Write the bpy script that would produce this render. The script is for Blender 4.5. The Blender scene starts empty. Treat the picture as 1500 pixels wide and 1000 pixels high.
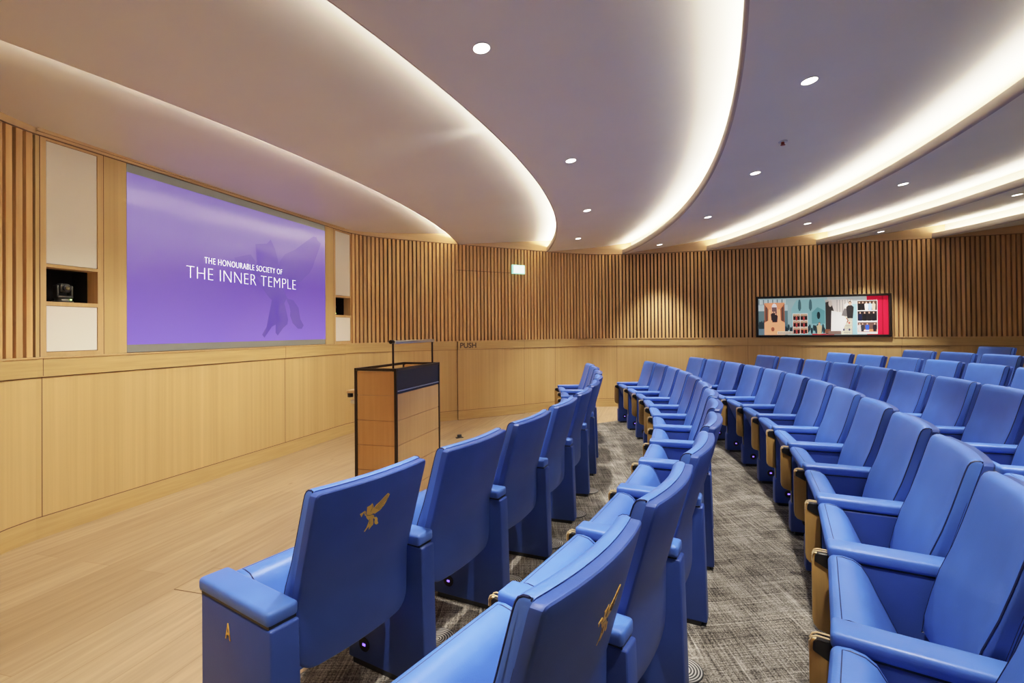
import bpy, bmesh, math, random
from mathutils import Vector, Matrix
PI = math.pi
random.seed(7)
scn = bpy.context.scene
COL = scn.collection

# ------------------------------------------------------------------ materials
def new_mat(name):
    m = bpy.data.materials.new(name); m.use_nodes = True
    nt = m.node_tree; nt.nodes.clear()
    out = nt.nodes.new('ShaderNodeOutputMaterial')
    b = nt.nodes.new('ShaderNodeBsdfPrincipled')
    nt.links.new(b.outputs[0], out.inputs[0])
    return m, nt, b

def N(nt, t, **kw):
    n = nt.nodes.new(t)
    for k, v in kw.items(): setattr(n, k, v)
    return n

def plain(name, col, rough=.5, metal=0., emit=None, estr=0., spec=.5):
    m, nt, b = new_mat(name)
    b.inputs['Base Color'].default_value = (*col, 1)
    b.inputs['Roughness'].default_value = rough
    b.inputs['Metallic'].default_value = metal
    b.inputs['Specular IOR Level'].default_value = spec
    if emit:
        b.inputs['Emission Color'].default_value = (*emit, 1)
        b.inputs['Emission Strength'].default_value = estr
    return m

def ramp(nt, stops):
    r = N(nt, 'ShaderNodeValToRGB')
    e = r.color_ramp.elements
    while len(e) < len(stops): e.new(.5)
    for i, (p, c) in enumerate(stops):
        e[i].position = p; e[i].color = (*c, 1)
    return r

def wood(name, c1, c2, scale=(22, 22, .7), rough=.45, rot=0., bump=.02, big=.35):
    """timber: fine grain stretched along the axis with the smallest scale, plus slow tone drift"""
    m, nt, b = new_mat(name)
    L = nt.links
    tc = N(nt, 'ShaderNodeTexCoord')
    mp = N(nt, 'ShaderNodeMapping'); mp.inputs['Scale'].default_value = scale; mp.inputs['Rotation'].default_value = (0, 0, rot)
    geo = N(nt, 'ShaderNodeNewGeometry')
    L.new(geo.outputs['Position'], mp.inputs['Vector'])
    n1 = N(nt, 'ShaderNodeTexNoise'); n1.inputs['Scale'].default_value = 1.0; n1.inputs['Detail'].default_value = 5; n1.inputs['Roughness'].default_value = .6
    L.new(mp.outputs[0], n1.inputs['Vector'])
    mp2 = N(nt, 'ShaderNodeMapping'); mp2.inputs['Scale'].default_value = tuple(s * .16 for s in scale); mp2.inputs['Rotation'].default_value = (0, 0, rot)
    L.new(geo.outputs['Position'], mp2.inputs['Vector'])
    n2 = N(nt, 'ShaderNodeTexNoise'); n2.inputs['Scale'].default_value = 1.0; n2.inputs['Detail'].default_value = 2
    L.new(mp2.outputs[0], n2.inputs['Vector'])
    mx = N(nt, 'ShaderNodeMix'); mx.inputs[0].default_value = big
    L.new(n1.outputs['Fac'], mx.inputs[2]); L.new(n2.outputs['Fac'], mx.inputs[3])
    r = ramp(nt, [(.32, c2), (.68, c1)])
    L.new(mx.outputs[0], r.inputs[0]); L.new(r.outputs[0], b.inputs['Base Color'])
    b.inputs['Roughness'].default_value = rough
    b.inputs['Specular IOR Level'].default_value = .35
    bp = N(nt, 'ShaderNodeBump'); bp.inputs['Strength'].default_value = bump; bp.inputs['Distance'].default_value = .01
    L.new(n1.outputs['Fac'], bp.inputs['Height']); L.new(bp.outputs[0], b.inputs['Normal'])
    return m

def slat_wood():
    m = wood('slat_oak', (.74, .47, .225), (.52, .30, .125), (26, 26, .8), .5)
    nt = m.node_tree; L = nt.links
    b = [n for n in nt.nodes if n.type == 'BSDF_PRINCIPLED'][0]
    r = [n for n in nt.nodes if n.type == 'VALTORGB'][0]
    at = N(nt, 'ShaderNodeAttribute', attribute_name='tone')
    hs = N(nt, 'ShaderNodeHueSaturation')
    L.new(r.outputs[0], hs.inputs['Color']); L.new(at.outputs['Fac'], hs.inputs['Value'])
    L.new(hs.outputs[0], b.inputs['Base Color'])
    return m

def plank_floor():
    m, nt, b = new_mat('oak_planks'); L = nt.links
    geo = N(nt, 'ShaderNodeNewGeometry')
    mp = N(nt, 'ShaderNodeMapping'); mp.inputs['Rotation'].default_value = (0, 0, -(PI/2 - .2634))
    L.new(geo.outputs['Position'], mp.inputs['Vector'])
    bk = N(nt, 'ShaderNodeTexBrick'); bk.offset = .37
    bk.inputs['Scale'].default_value = 1; bk.inputs['Brick Width'].default_value = 2.3; bk.inputs['Row Height'].default_value = .22
    bk.inputs['Mortar Size'].default_value = .0012; bk.inputs['Mortar Smooth'].default_value = .1; bk.inputs['Bias'].default_value = 0
    bk.inputs['Color1'].default_value = (.46, .335, .205, 1); bk.inputs['Color2'].default_value = (.38, .27, .16, 1); bk.inputs['Mortar'].default_value = (.27, .17, .09, 1)
    L.new(mp.outputs[0], bk.inputs['Vector'])
    mp2 = N(nt, 'ShaderNodeMapping'); mp2.inputs['Scale'].default_value = (1.6, 26, 1)
    L.new(mp.outputs[0], mp2.inputs['Vector'])
    n1 = N(nt, 'ShaderNodeTexNoise'); n1.inputs['Scale'].default_value = 1; n1.inputs['Detail'].default_value = 6; n1.inputs['Distortion'].default_value = .5
    L.new(mp2.outputs[0], n1.inputs['Vector'])
    r = ramp(nt, [(.3, (.78, .76, .74)), (.7, (1.1, 1.1, 1.1))])
    L.new(n1.outputs['Fac'], r.inputs[0])
    mx = N(nt, 'ShaderNodeMix', data_type='RGBA', blend_type='MULTIPLY'); mx.inputs[0].default_value = .8
    L.new(bk.outputs['Color'], mx.inputs[6]); L.new(r.outputs[0], mx.inputs[7])
    # knots
    mp3 = N(nt, 'ShaderNodeMapping'); mp3.inputs['Scale'].default_value = (1.5, 4.5, 1)
    L.new(mp.outputs[0], mp3.inputs['Vector'])
    v = N(nt, 'ShaderNodeTexVoronoi'); v.inputs['Scale'].default_value = 1.1
    L.new(mp3.outputs[0], v.inputs['Vector'])
    r2 = ramp(nt, [(.02, (.4, .33, .28)), (.07, (1, 1, 1))]); L.new(v.outputs['Distance'], r2.inputs[0])
    mx2 = N(nt, 'ShaderNodeMix', data_type='RGBA', blend_type='MULTIPLY'); mx2.inputs[0].default_value = .75
    L.new(mx.outputs[2], mx2.inputs[6]); L.new(r2.outputs[0], mx2.inputs[7])
    L.new(mx2.outputs[2], b.inputs['Base Color'])
    b.inputs['Roughness'].default_value = .42; b.inputs['Specular IOR Level'].default_value = .4
    return m

def carpet_mat():
    m, nt, b = new_mat('woven_carpet'); L = nt.links
    geo = N(nt, 'ShaderNodeNewGeometry')
    def noise(sc, rot, det=3, rough=.6):
        mp = N(nt, 'ShaderNodeMapping'); mp.inputs['Rotation'].default_value = (0, 0, rot); mp.inputs['Scale'].default_value = sc
        L.new(geo.outputs['Position'], mp.inputs['Vector'])
        n = N(nt, 'ShaderNodeTexNoise'); n.inputs['Scale'].default_value = 1; n.inputs['Detail'].default_value = det; n.inputs['Roughness'].default_value = rough
        L.new(mp.outputs[0], n.inputs['Vector']); return n.outputs['Fac']
    def math_(op, a, b_, cl=False):
        n = N(nt, 'ShaderNodeMath', operation=op); n.use_clamp = cl
        for i, v in enumerate((a, b_)):
            if isinstance(v, (int, float)): n.inputs[i].default_value = v
            else: L.new(v, n.inputs[i])
        return n.outputs[0]
    rot = .06
    th1 = noise((3.0, 150, 1), rot, 2); th2 = noise((150, 3.0, 1), rot, 2)
    w1 = noise((1.2, 55, 1), rot, 2); w2 = noise((55, 1.2, 1), rot, 2)
    speck = noise((120, 120, 1), rot, 2, .7); slow = noise((5, 5, 1), 0, 3)
    v = math_('ADD', math_('MULTIPLY', math_('SUBTRACT', th1, .5), 1.0), math_('MULTIPLY', math_('SUBTRACT', th2, .5), 1.0))
    v = math_('ADD', v, math_('MULTIPLY', math_('SUBTRACT', speck, .5), 1.3))
    v = math_('ADD', v, math_('MULTIPLY', math_('SUBTRACT', slow, .5), .8))
    lines = math_('MULTIPLY', math_('MAXIMUM', math_('SUBTRACT', w1, .60), math_('SUBTRACT', w2, .60)), 1.9)
    v = math_('ADD', v, math_('MAXIMUM', lines, 0))
    v = math_('ADD', v, .5, True)
    r = ramp(nt, [(.18, (.028, .025, .022)), (.42, (.115, .102, .086)), (.62, (.225, .205, .172)), (.95, (.40, .375, .33))])
    L.new(v, r.inputs[0]); L.new(r.outputs[0], b.inputs['Base Color'])
    b.inputs['Roughness'].default_value = .95; b.inputs['Specular IOR Level'].default_value = .1
    bp = N(nt, 'ShaderNodeBump'); bp.inputs['Strength'].default_value = .3; bp.inputs['Distance'].default_value = .004
    L.new(v, bp.inputs['Height']); L.new(bp.outputs[0], b.inputs['Normal'])
    return m

def leather(name, col, rough=.4):
    m, nt, b = new_mat(name); L = nt.links
    tc = N(nt, 'ShaderNodeTexCoord')
    n = N(nt, 'ShaderNodeTexNoise'); n.inputs['Scale'].default_value = 220; n.inputs['Detail'].default_value = 2
    L.new(tc.outputs['Object'], n.inputs['Vector'])
    n2 = N(nt, 'ShaderNodeTexNoise'); n2.inputs['Scale'].default_value = 6; n2.inputs['Detail'].default_value = 2
    L.new(tc.outputs['Object'], n2.inputs['Vector'])
    r = ramp(nt, [(.3, tuple(c * .9 for c in col)), (.7, tuple(min(1, c * 1.08) for c in col))])
    L.new(n2.outputs['Fac'], r.inputs[0]); L.new(r.outputs[0], b.inputs['Base Color'])
    bp = N(nt, 'ShaderNodeBump'); bp.inputs['Strength'].default_value = .12; bp.inputs['Distance'].default_value = .002
    L.new(n.outputs['Fac'], bp.inputs['Height']); L.new(bp.outputs[0], b.inputs['Normal'])
    b.inputs['Roughness'].default_value = rough; b.inputs['Specular IOR Level'].default_value = .45
    return m

def plaster():
    m, nt, b = new_mat('ceiling_plaster'); L = nt.links
    geo = N(nt, 'ShaderNodeNewGeometry')
    n = N(nt, 'ShaderNodeTexNoise'); n.inputs['Scale'].default_value = 1.3; n.inputs['Detail'].default_value = 3
    L.new(geo.outputs['Position'], n.inputs['Vector'])
    r = ramp(nt, [(.3, (.83, .80, .695)), (.7, (.87, .84, .735))])
    L.new(n.outputs['Fac'], r.inputs[0]); L.new(r.outputs[0], b.inputs['Base Color'])
    b.inputs['Roughness'].default_value = .42; b.inputs['Specular IOR Level'].default_value = .25
    return m

def rings_mat():
    m, nt, b = new_mat('swirl_rings'); L = nt.links
    tc = N(nt, 'ShaderNodeTexCoord')
    w = N(nt, 'ShaderNodeTexWave', wave_type='RINGS', rings_direction='Z'); w.inputs['Scale'].default_value = 26
    L.new(tc.outputs['Object'], w.inputs['Vector'])
    r = ramp(nt, [(.45, (.012, .012, .012)), (.6, (.42, .40, .36))]); L.new(w.outputs['Fac'], r.inputs[0])
    L.new(r.outputs[0], b.inputs['Base Color']); b.inputs['Roughness'].default_value = .6
    return m

M_OAK = wood('veneer_oak', (.63, .435, .207), (.50, .335, .147), (30, 30, .35), .42, big=.45)
M_RAIL = wood('solid_oak_rail', (.60, .42, .195), (.47, .315, .132), (2.2, 2.2, 40), .42)
M_FRAME = wood('oak_frame', (.64, .43, .22), (.52, .33, .15), (26, 26, 2.0), .45)
M_SLAT = slat_wood()
M_BACK = plain('dark_backing', (.035, .016, .008), .9)
M_FASCIA = wood('fascia_oak', (.66, .46, .27), (.56, .375, .2), (2, 2, 30), .5)
M_FLOOR = plank_floor()
M_CARPET = carpet_mat()
M_PLASTER = plaster()
M_LIP = plain('cove_edge_shaded_beige', (.46, .41, .37), .55, spec=.2)  # beige set darker than the plaster, standing in for weaker light
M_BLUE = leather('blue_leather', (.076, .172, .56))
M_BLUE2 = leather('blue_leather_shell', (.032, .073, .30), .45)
M_PIPE = plain('navy_piping', (.008, .014, .07), .5)
M_TABLET = wood('tablet_oak', (.50, .31, .105), (.38, .225, .07), (40, 40, 2.5), .4)
M_EDGE = plain('ply_edge', (.62, .47, .27), .5)
M_BLACK = plain('black_plastic', (.012, .012, .014), .3)
M_CHROME = plain('chrome', (.75, .75, .74), .12, 1.)
M_GOLD = plain('gold_thread', (.86, .50, .075), .4, .05)
M_DARKMETAL = plain('bronze_frame', (.028, .016, .008), .4, .3)
M_BLACKPANEL = plain('black_panel', (.012, .012, .018), .38)
M_SILVER = plain('brushed_silver', (.62, .61, .58), .3, .9)
M_FABRIC = plain('white_fabric', (.88, .83, .74), .9, spec=.1)
M_LECT = wood('lectern_oak', (.62, .36, .15), (.48, .265, .10), (22, 22, 1.0), .4)
M_LINE = plain('dark_joint', (.15, .085, .04), .8)
M_LED = plain('led_tape', (1, 1, 1), .5, emit=(1, .91, .80), estr=40)
M_LED1 = plain('led_tape_bright', (1, 1, 1), .5, emit=(1, .91, .80), estr=150)
M_LED2 = plain('led_tape_medium', (1, 1, 1), .5, emit=(1, .91, .80), estr=66)
M_LAMP = plain('lamp_glow', (1, 1, 1), .5, emit=(1, .95, .86), estr=14)
M_STEP = plain('step_light_glow', (.2, .15, .6), .4, emit=(.22, .12, 1), estr=2.2)
M_RINGS = rings_mat()

# ------------------------------------------------------------------ mesh helpers
def finish(bm, ang=.6):
    bmesh.ops.recalc_face_normals(bm, faces=bm.faces)
    for e in bm.edges:
        e.smooth = (len(e.link_faces) == 2 and e.calc_face_angle(3.2) < ang)
    for f in bm.faces: f.smooth = True

def mesh_of(name, bm, mat, ang=.6, recalc=True):
    if recalc: finish(bm, ang)
    me = bpy.data.meshes.new(name); bm.to_mesh(me); bm.free()
    for m in (mat if isinstance(mat, (list, tuple)) else [mat]): me.materials.append(m)
    return me

def obj(name, data, parent=None, loc=(0, 0, 0), rotz=0.):
    o = bpy.data.objects.new(name, data); COL.objects.link(o)
    o.location = loc; o.rotation_euler = (0, 0, rotz)
    if parent: o.parent = parent
    return o

def tag(o, label, cat, group=None):
    o['label'] = label; o['category'] = cat
    if group: o['group'] = group
    return o

def struct(o):
    o['kind'] = 'structure'; return o

def empty(name, loc=(0, 0, 0), rotz=0.):
    o = bpy.data.objects.new(name, None); COL.objects.link(o)
    o.location = loc; o.rotation_euler = (0, 0, rotz); o.empty_display_size = .1
    return o

def add_box(bm, x0, x1, y0, y1, z0, z1, bev=0., seg=2, mi=0, mtx=None):
    vs = [bm.verts.new((x, y, z)) for z in (z0, z1) for y in (y0, y1) for x in (x0, x1)]
    F = [(0, 2, 3, 1), (4, 5, 7, 6), (0, 1, 5, 4), (2, 6, 7, 3), (0, 4, 6, 2), (1, 3, 7, 5)]
    fs = [bm.faces.new([vs[i] for i in f]) for f in F]
    for f in fs: f.material_index = mi
    if mtx is not None: bmesh.ops.transform(bm, matrix=mtx, verts=vs)
    if bev > 0:
        es = list({e for f in fs for e in f.edges})
        r = bmesh.ops.bevel(bm, geom=es, offset=bev, segments=seg, affect='EDGES', profile=.5)
        for f in r['faces']: f.material_index = mi
    return fs

def add_cyl(bm, c, r, h, seg=24, r2=None, axis='Z', bev=0., mi=0):
    r2 = r if r2 is None else r2
    mt = Matrix.Translation(c)
    if axis == 'X': mt = mt @ Matrix.Rotation(PI/2, 4, 'Y')
    if axis == 'Y': mt = mt @ Matrix.Rotation(-PI/2, 4, 'X')
    g = bmesh.ops.create_cone(bm, cap_ends=True, segments=seg, radius1=r, radius2=r2, depth=h, matrix=mt)
    fs = {f for v in g['verts'] for f in v.link_faces}
    for f in fs: f.material_index = mi
    if bev > 0:
        es = [e for e in {e for f in fs for e in f.edges} if e.calc_face_angle(0) > .8]
        rr = bmesh.ops.bevel(bm, geom=es, offset=bev, segments=2, affect='EDGES', profile=.5)
        for f in rr['faces']: f.material_index = mi

def add_tube(bm, pts, r, seg=6, closed=False, mi=0):
    pts = [Vector(p) for p in pts]; n = len(pts); rings = []
    for i, p in enumerate(pts):
        a = pts[i-1] if (i > 0 or closed) else p
        b = pts[(i+1) % n] if (i < n-1 or closed) else p
        d = (b - a).normalized()
        u = d.cross(Vector((0, 0, 1)))
        if u.length < .05: u = d.cross(Vector((1, 0, 0)))
        u.normalize(); v = d.cross(u)
        rings.append([bm.verts.new(p + r*(math.cos(t)*u + math.sin(t)*v)) for t in (2*PI*k/seg for k in range(seg))])
    m = n if closed else n-1
    for i in range(m):
        A, B = rings[i], rings[(i+1) % n]
        best = min(range(seg), key=lambda s: (A[0].co - B[s].co).length) if closed and i == n-1 else 0
        for k in range(seg):
            f = bm.faces.new((A[k], A[(k+1) % seg], B[(k+1+best) % seg], B[(k+best) % seg])); f.material_index = mi
    if not closed:
        bm.faces.new(rings[0]).material_index = mi; bm.faces.new(list(reversed(rings[-1]))).material_index = mi

def add_poly(bm, pts, mi=0):
    f = bm.faces.new([bm.verts.new(p) for p in pts]); f.material_index = mi; return f

def prism_x(bm, prof, x0, x1, bev, seg=3, rule=None):
    """closed (y,z) profile swept along x, sharp edges rounded"""
    a = [bm.verts.new((x0, y, z)) for y, z in prof]; b = [bm.verts.new((x1, y, z)) for y, z in prof]
    n = len(prof)
    bm.faces.new(a); bm.faces.new(list(reversed(b)))
    for i in range(n): bm.faces.new((a[i], b[i], b[(i+1) % n], a[(i+1) % n]))
    bmesh.ops.recalc_face_normals(bm, faces=bm.faces)
    if bev > 0:
        es = [e for e in bm.edges if e.calc_face_angle(0) > .55]
        if rule:
            small = []
            for e in es:
                m = (e.verts[0].co+e.verts[1].co)/2
                if rule(m.y, m.z) < bev: small.append(e)
            es = [e for e in es if e not in small]
        bmesh.ops.bevel(bm, geom=es, offset=bev, segments=seg, affect='EDGES', profile=.5, clamp_overlap=True)

def cut_x(bm, xs):
    for x in xs:
        bmesh.ops.bisect_plane(bm, geom=list(bm.verts)+list(bm.edges)+list(bm.faces), plane_co=(x, 0, 0), plane_no=(1, 0, 0))
def cut_z(bm, zs):
    for z in zs:
        bmesh.ops.bisect_plane(bm, geom=list(bm.verts)+list(bm.edges)+list(bm.faces), plane_co=(0, 0, z), plane_no=(0, 0, 1))

def interp(tab, z):
    if z <= tab[0][0]: return tab[0][1]
    for (a, va), (b, vb) in zip(tab, tab[1:]):
        if z <= b: return va + (vb-va)*(z-a)/(b-a)
    return tab[-1][1]

# ------------------------------------------------------------------ camera
E_H = 1.44
FPX, PX, PY, PITCH, ROLL = 719.56, 764.8, 478.94, .0078, -.0094
cam = bpy.data.cameras.new('camera'); cam_o = bpy.data.objects.new('camera', cam); COL.objects.link(cam_o)
cam.sensor_width = 36; cam.lens = FPX/1500*36
cam.shift_x = (750-PX)/1500; cam.shift_y = (PY-500)/1500
cam.clip_start = .05
cp, sp, cr, sr = math.cos(PITCH), math.sin(PITCH), math.cos(ROLL), math.sin(ROLL)
fwd = Vector((0, cp, sp)); up = Vector((0, -sp, cp)); rt = Vector((1, 0, 0))
r2 = cr*rt + sr*up; u2 = -sr*rt + cr*up
cam_o.matrix_world = Matrix(((r2.x, u2.x, -fwd.x, 0), (r2.y, u2.y, -fwd.y, 0), (r2.z, u2.z, -fwd.z, E_H), (0, 0, 0, 1)))
scn.camera = cam_o

# ------------------------------------------------------------------ room plan: s along the screen wall, n into the room
A0 = Vector((-3.36644, 3.74439)); DS = Vector((.26036, .96551)); NS = Vector((.96551, -.26036))
ROT = -math.atan2(.26036, .96551)
def W(s, n, z=0.): p = A0 + DS*s + NS*n; return Vector((p.x, p.y, z))
Z_RAIL, Z_PAN, Z_BASE, Z_TOP, Z_WALL = 1.287, 1.141, .151, 2.867, 3.3

def catmull(pts, step=.03):
    out = []
    P = [Vector(p) for p in pts]; P = [2*P[0]-P[1]] + P + [2*P[-1]-P[-2]]
    for i in range(1, len(P)-2):
        p0, p1, p2, p3 = P[i-1:i+3]; k = max(2, int((p2-p1).length/step))
        for j in range(k):
            t = j/k
            out.append(.5*((2*p1)+(p2-p0)*t+(2*p0-5*p1+4*p2-p3)*t*t+(3*p1-p0-3*p2+p3)*t**3))
    out.append(P[-2]); return out
FAR = [(3.30, 0), (3.55, .055), (3.85, .23), (4.18, .54), (4.73, 1.1), (5.15, 1.53), (5.58, 1.99), (6.05, 2.47), (6.38, 2.86), (6.6, 3.25), (6.73, 3.8), (6.77, 4.4), (6.77, 5.0), (6.75, 5.9), (6.69, 7.0), (6.64, 8.0), (6.58, 9.6), (6.52, 11.6)]
NEAR = [(-.28, .0), (-.52, .06), (-.76, .22), (-1.02, .52), (-1.5, 1.1), (-2.35, 1.99), (-2.82, 2.47), (-3.2, 2.95), (-3.45, 3.6), (-3.53, 4.4), (-3.53, 6), (-3.42, 8), (-3.3, 11.6)]
def worldpath(sn): return [W(p.x, p.y) for p in catmull(sn)]
PATH_FAR = [W(-.28 + (3.3+.28)*i/40, 0) for i in range(40)]  # screen wall, straight
N_SCR = len(PATH_FAR)
PF = worldpath(FAR)                      # from the screen round to the back wall
PN = list(reversed(worldpath(NEAR)))     # mirrored, behind the camera, ends at the screen wall
SCR = [W(-.28, 0), W(3.3, 0)]

def normals(path):
    out = []
    for i in range(len(path)):
        d = (path[min(i+1, len(path)-1)] - path[max(i-1, 0)]); d.z = 0; d.normalize()
        out.append(Vector((d.y, -d.x, 0)))          # interior lies to the right of travel
    return out

def ribbon(bm, path, z0, z1, off0=0., back=None, mi=0):
    """a strip along the wall: face at off0 (positive = into the room); BACK adds returns to that offset at top and bottom"""
    nm = normals(path)
    def row(off, z): return [bm.verts.new((p + n*off) + Vector((0, 0, z))) for p, n in zip(path, nm)]
    rows = [row(off0, z0), row(off0, z1)]
    if back is not None: rows = [row(back, z0)] + rows + [row(back, z1)]
    for A, B in zip(rows, rows[1:]):
        for i in range(len(path)-1):
            bm.faces.new((A[i], B[i], B[i+1], A[i+1])).material_index = mi

def arc_walk(path, start, step):
    """points every STEP along path from START: (point, direction)"""
    acc = 0.; want = start
    for a, b in zip(path, path[1:]):
        L = (b-a).length
        while want <= acc + L and L > 0:
            t = (want-acc)/L; yield a.lerp(b, t), (b-a).normalized(); want += step
        acc += L

def simple(path, step=3): return path[::step] + [path[-1]]

# floor
bm = bmesh.new()
ring = [Vector((p.x, p.y, 0)) for p in simple(PN, 6)] + [Vector((p.x, p.y, 0)) for p in simple(PF, 6)]
add_poly(bm, ring)
bmesh.ops.triangulate(bm, faces=bm.faces)
for f in bm.faces:
    if f.normal.z < 0: f.normal_flip()
floor = struct(obj('floor', mesh_of('floor', bm, M_FLOOR, recalc=False)))

# walls
def wall(name, path, base=True, upper=True, base_name=None, rail_name=None):
    bm = bmesh.new()
    ribbon(bm, path, 0, Z_PAN, 0)
    w = struct(obj(name, mesh_of(name, bm, M_OAK)))
    bm = bmesh.new(); ribbon(bm, path, Z_PAN+.004, Z_RAIL, .014, back=-.002)
    obj('cap_rail', mesh_of('cap_rail', bm, M_RAIL), w)
    bm = bmesh.new(); ribbon(bm, path, Z_RAIL-.012, Z_RAIL, .022, back=-.06)
    obj('rail_ledge', mesh_of('rail_ledge', bm, M_FRAME), w)
    bm = bmesh.new(); ribbon(bm, path, Z_TOP, Z_WALL, .0, back=-.06)
    obj('fascia', mesh_of('fascia', bm, M_FASCIA), w)
    bm = bmesh.new(); ribbon(bm, path, Z_BASE-.003, Z_BASE+.003, .002, back=-.001); ribbon(bm, path, Z_PAN-.002, Z_PAN+.004, .0025, back=-.001)
    ribbon(bm, path, Z_TOP-.002, Z_TOP+.006, .003, back=-.002)
    obj('shadow_gap', mesh_of('shadow_gap', bm, M_LINE), w)
    bm = bmesh.new(); ribbon(bm, path, 0, Z_BASE-.003, .003, back=0)
    struct(obj(base_name, mesh_of(base_name, bm, M_RAIL)))
    return w

def add_slats(w, path, start=.03, count=9999):
    bm = bmesh.new(); lay = bm.loops.layers.float_color.new('tone') if False else None
    tl = bm.faces.layers.float.new('tone')
    k = 0
    for p, d in arc_walk(path, start, .0645):
        if k >= count: break
        n = Vector((d.y, -d.x, 0)); t = random.choice((.80, .9, .97, 1.0, 1.05, 1.12)) * random.uniform(.96, 1.04)
        mt = Matrix(((d.x, n.x, 0, p.x), (d.y, n.y, 0, p.y), (0, 0, 1, 0), (0, 0, 0, 1)))
        fs = add_box(bm, -.0205, .0205, -.055, -.002, Z_RAIL, Z_TOP, mtx=mt)
        for f in fs: f[tl] = t
        k += 1
    finish(bm)
    me = mesh_of('slats', bm, M_SLAT)
    obj('slats', me, w)
    bm = bmesh.new(); ribbon(bm, path, Z_RAIL-.02, Z_TOP+.02, -.052)
    obj('slat_backing', mesh_of('slat_backing', bm, M_BACK), w)

# far slatted wall starts right of the screen surround
far_sl = [p for p in [W(3.488+.01*i, 0) for i in range(1)]]
i0 = next(i for i, p in enumerate(PF) if (p - W(3.488, .035)).length < .04)
w_far = wall('wall_far', simple(PF, 3), base_name='baseboard_far')
add_slats(w_far, PF[i0:], .03)
jn = next(i for i, p in enumerate(PN) if (p - W(-3.2, 2.95)).length < .06)
w_near = wall('wall_near', simple(PN, 3), base_name='baseboard_near')
near_end = [p for p in PN if (p - W(-.28, 0)).length < 4.2]
L_near = sum((b-a).length for a, b in zip(near_end, near_end[1:]))
add_slats(w_near, near_end, (L_near-.04) % .0645)
bm = bmesh.new(); rp = list(reversed(PN)); cut = 140
ribbon(bm, simple(PN[:len(PN)-len(near_end)+1], 5), Z_RAIL, Z_TOP, 0)
obj('upper_panel', mesh_of('upper_panel', bm, M_OAK), w_near)
# screen wall
w_scr = wall('wall_left', [W(-.28, 0), W(3.3, 0)], base_name='baseboard_left')
# back wall
bm = bmesh.new(); a, b = PF[-1], PN[0]
for z0, z1 in ((0, Z_WALL),):
    add_poly(bm, [(a.x, a.y, z0), (b.x, b.y, z0), (b.x, b.y, z1), (a.x, a.y, z1)])
struct(obj('wall_back', mesh_of('wall_back', bm, M_OAK)))

# vertical panel joints (thin dark lines) along the wainscot
def joints(w, path, dists):
    bm = bmesh.new(); pts = []
    for D in dists:
        p, d = next(arc_walk(path, D, 1e9)); n = Vector((d.y, -d.x, 0))
        mt = Matrix(((d.x, n.x, 0, p.x), (d.y, n.y, 0, p.y), (0, 0, 1, 0), (0, 0, 0, 1)))
        add_box(bm, -.002, .002, -.001, .0018, Z_BASE, Z_PAN, mtx=mt)
        add_box(bm, -.0015, .0015, .01, .0152, Z_PAN+.01, Z_RAIL-.012, mtx=mt)
    obj('panel_joint', mesh_of('panel_joint', bm, M_LINE), w)
joints(w_far, PF, [3.75, 5.0, 7.3, 9.6])
joints(w_scr, [W(-.28, 0), W(3.3, 0)], [.035, 2.42])

# ------------------------------------------------------------------ screen wall surround (frames, fabric panels, niches)
FM = Matrix(((NS.x, DS.x, 0, A0.x), (NS.y, DS.y, 0, A0.y), (0, 0, 1, 0), (0, 0, 0, 1)))   # local x = into the room, y = along the wall
def frect(bm, s0, s1, z0, z1, x1=0., x0=-.03, bev=0.): add_box(bm, x0, x1, s0, s1, z0, z1, bev=bev, mtx=FM)
S0 = 0.0
def surround(sa, sb, name):
    """timber frame with two fabric openings and a camera niche between"""
    bm = bmesh.new()
    wa, wb = sa+.036, sb-.042
    zs = [Z_RAIL, 1.319, 1.656, 1.685, 1.935, 1.957, 2.848, Z_TOP]
    frect(bm, sa, wa, zs[0], zs[7]); frect(bm, wb, sb, zs[0], zs[7])
    for k in (0, 2, 4, 6): frect(bm, wa, wb, zs[k], zs[k+1])
    o = obj(name, mesh_of(name, bm, M_FRAME)); struct(o)
    bm = bmesh.new()
    frect(bm, sa-.003, sa, zs[0], zs[7], .0015); frect(bm, sb, sb+.003, zs[0], zs[7], .0015)
    frect(bm, wa, wb, 1.319, 1.656, -.02, -.03); frect(bm, wa, wb, 1.957, 2.848, -.02, -.03)
    obj('shadow_gap', mesh_of('shadow_gap', bm, M_LINE), o)
    # niche lining
    bm = bmesh.new(); d = -.30
    frect(bm, wb-.001, wb+.018, 1.68, 1.94, -.03, -.11); frect(bm, wa-.018, wa+.001, 1.68, 1.94, -.03, -.11)
    frect(bm, wa-.01, wb+.01, 1.934, 1.95, -.03, -.11); frect(bm, wa-.01, wb+.01, 1.67, 1.685, -.03, -.11)
    obj('niche_lining', mesh_of('niche_lining', bm, M_FRAME), o)
    bm = bmesh.new()
    frect(bm, wa-.03, wa-.012, 1.66, 1.96, -.11, d); frect(bm, wb+.012, wb+.03, 1.66, 1.96, -.11, d)
    frect(bm, wa-.03, wb+.03, 1.94, 1.96, -.11, d); frect(bm, wa-.03, wb+.03, 1.665, 1.684, -.11, d); frect(bm, wa-.03, wb+.03, 1.66, 1.96, d, d-.02)
    obj('niche_box', mesh_of('niche_box', bm, plain('niche_black', (.006, .005, .006), .9)), o)
    return wa, wb
waL, wbL = surround(-.254, .163, 'trim_1')
waR, wbR = surround(3.071, 3.488, 'trim_2')
bm = bmesh.new()
frect(bm, .166, .340, Z_RAIL, Z_TOP); frect(bm, 2.895, 3.068, Z_RAIL, Z_TOP)
frect(bm, -.28, -.257, Z_RAIL, Z_TOP, -.002)
frect(bm, .34, 2.895, Z_RAIL, Z_TOP, -.028, -.04)
struct(obj('trim_3', mesh_of('trim_3', bm, M_OAK)))
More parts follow.
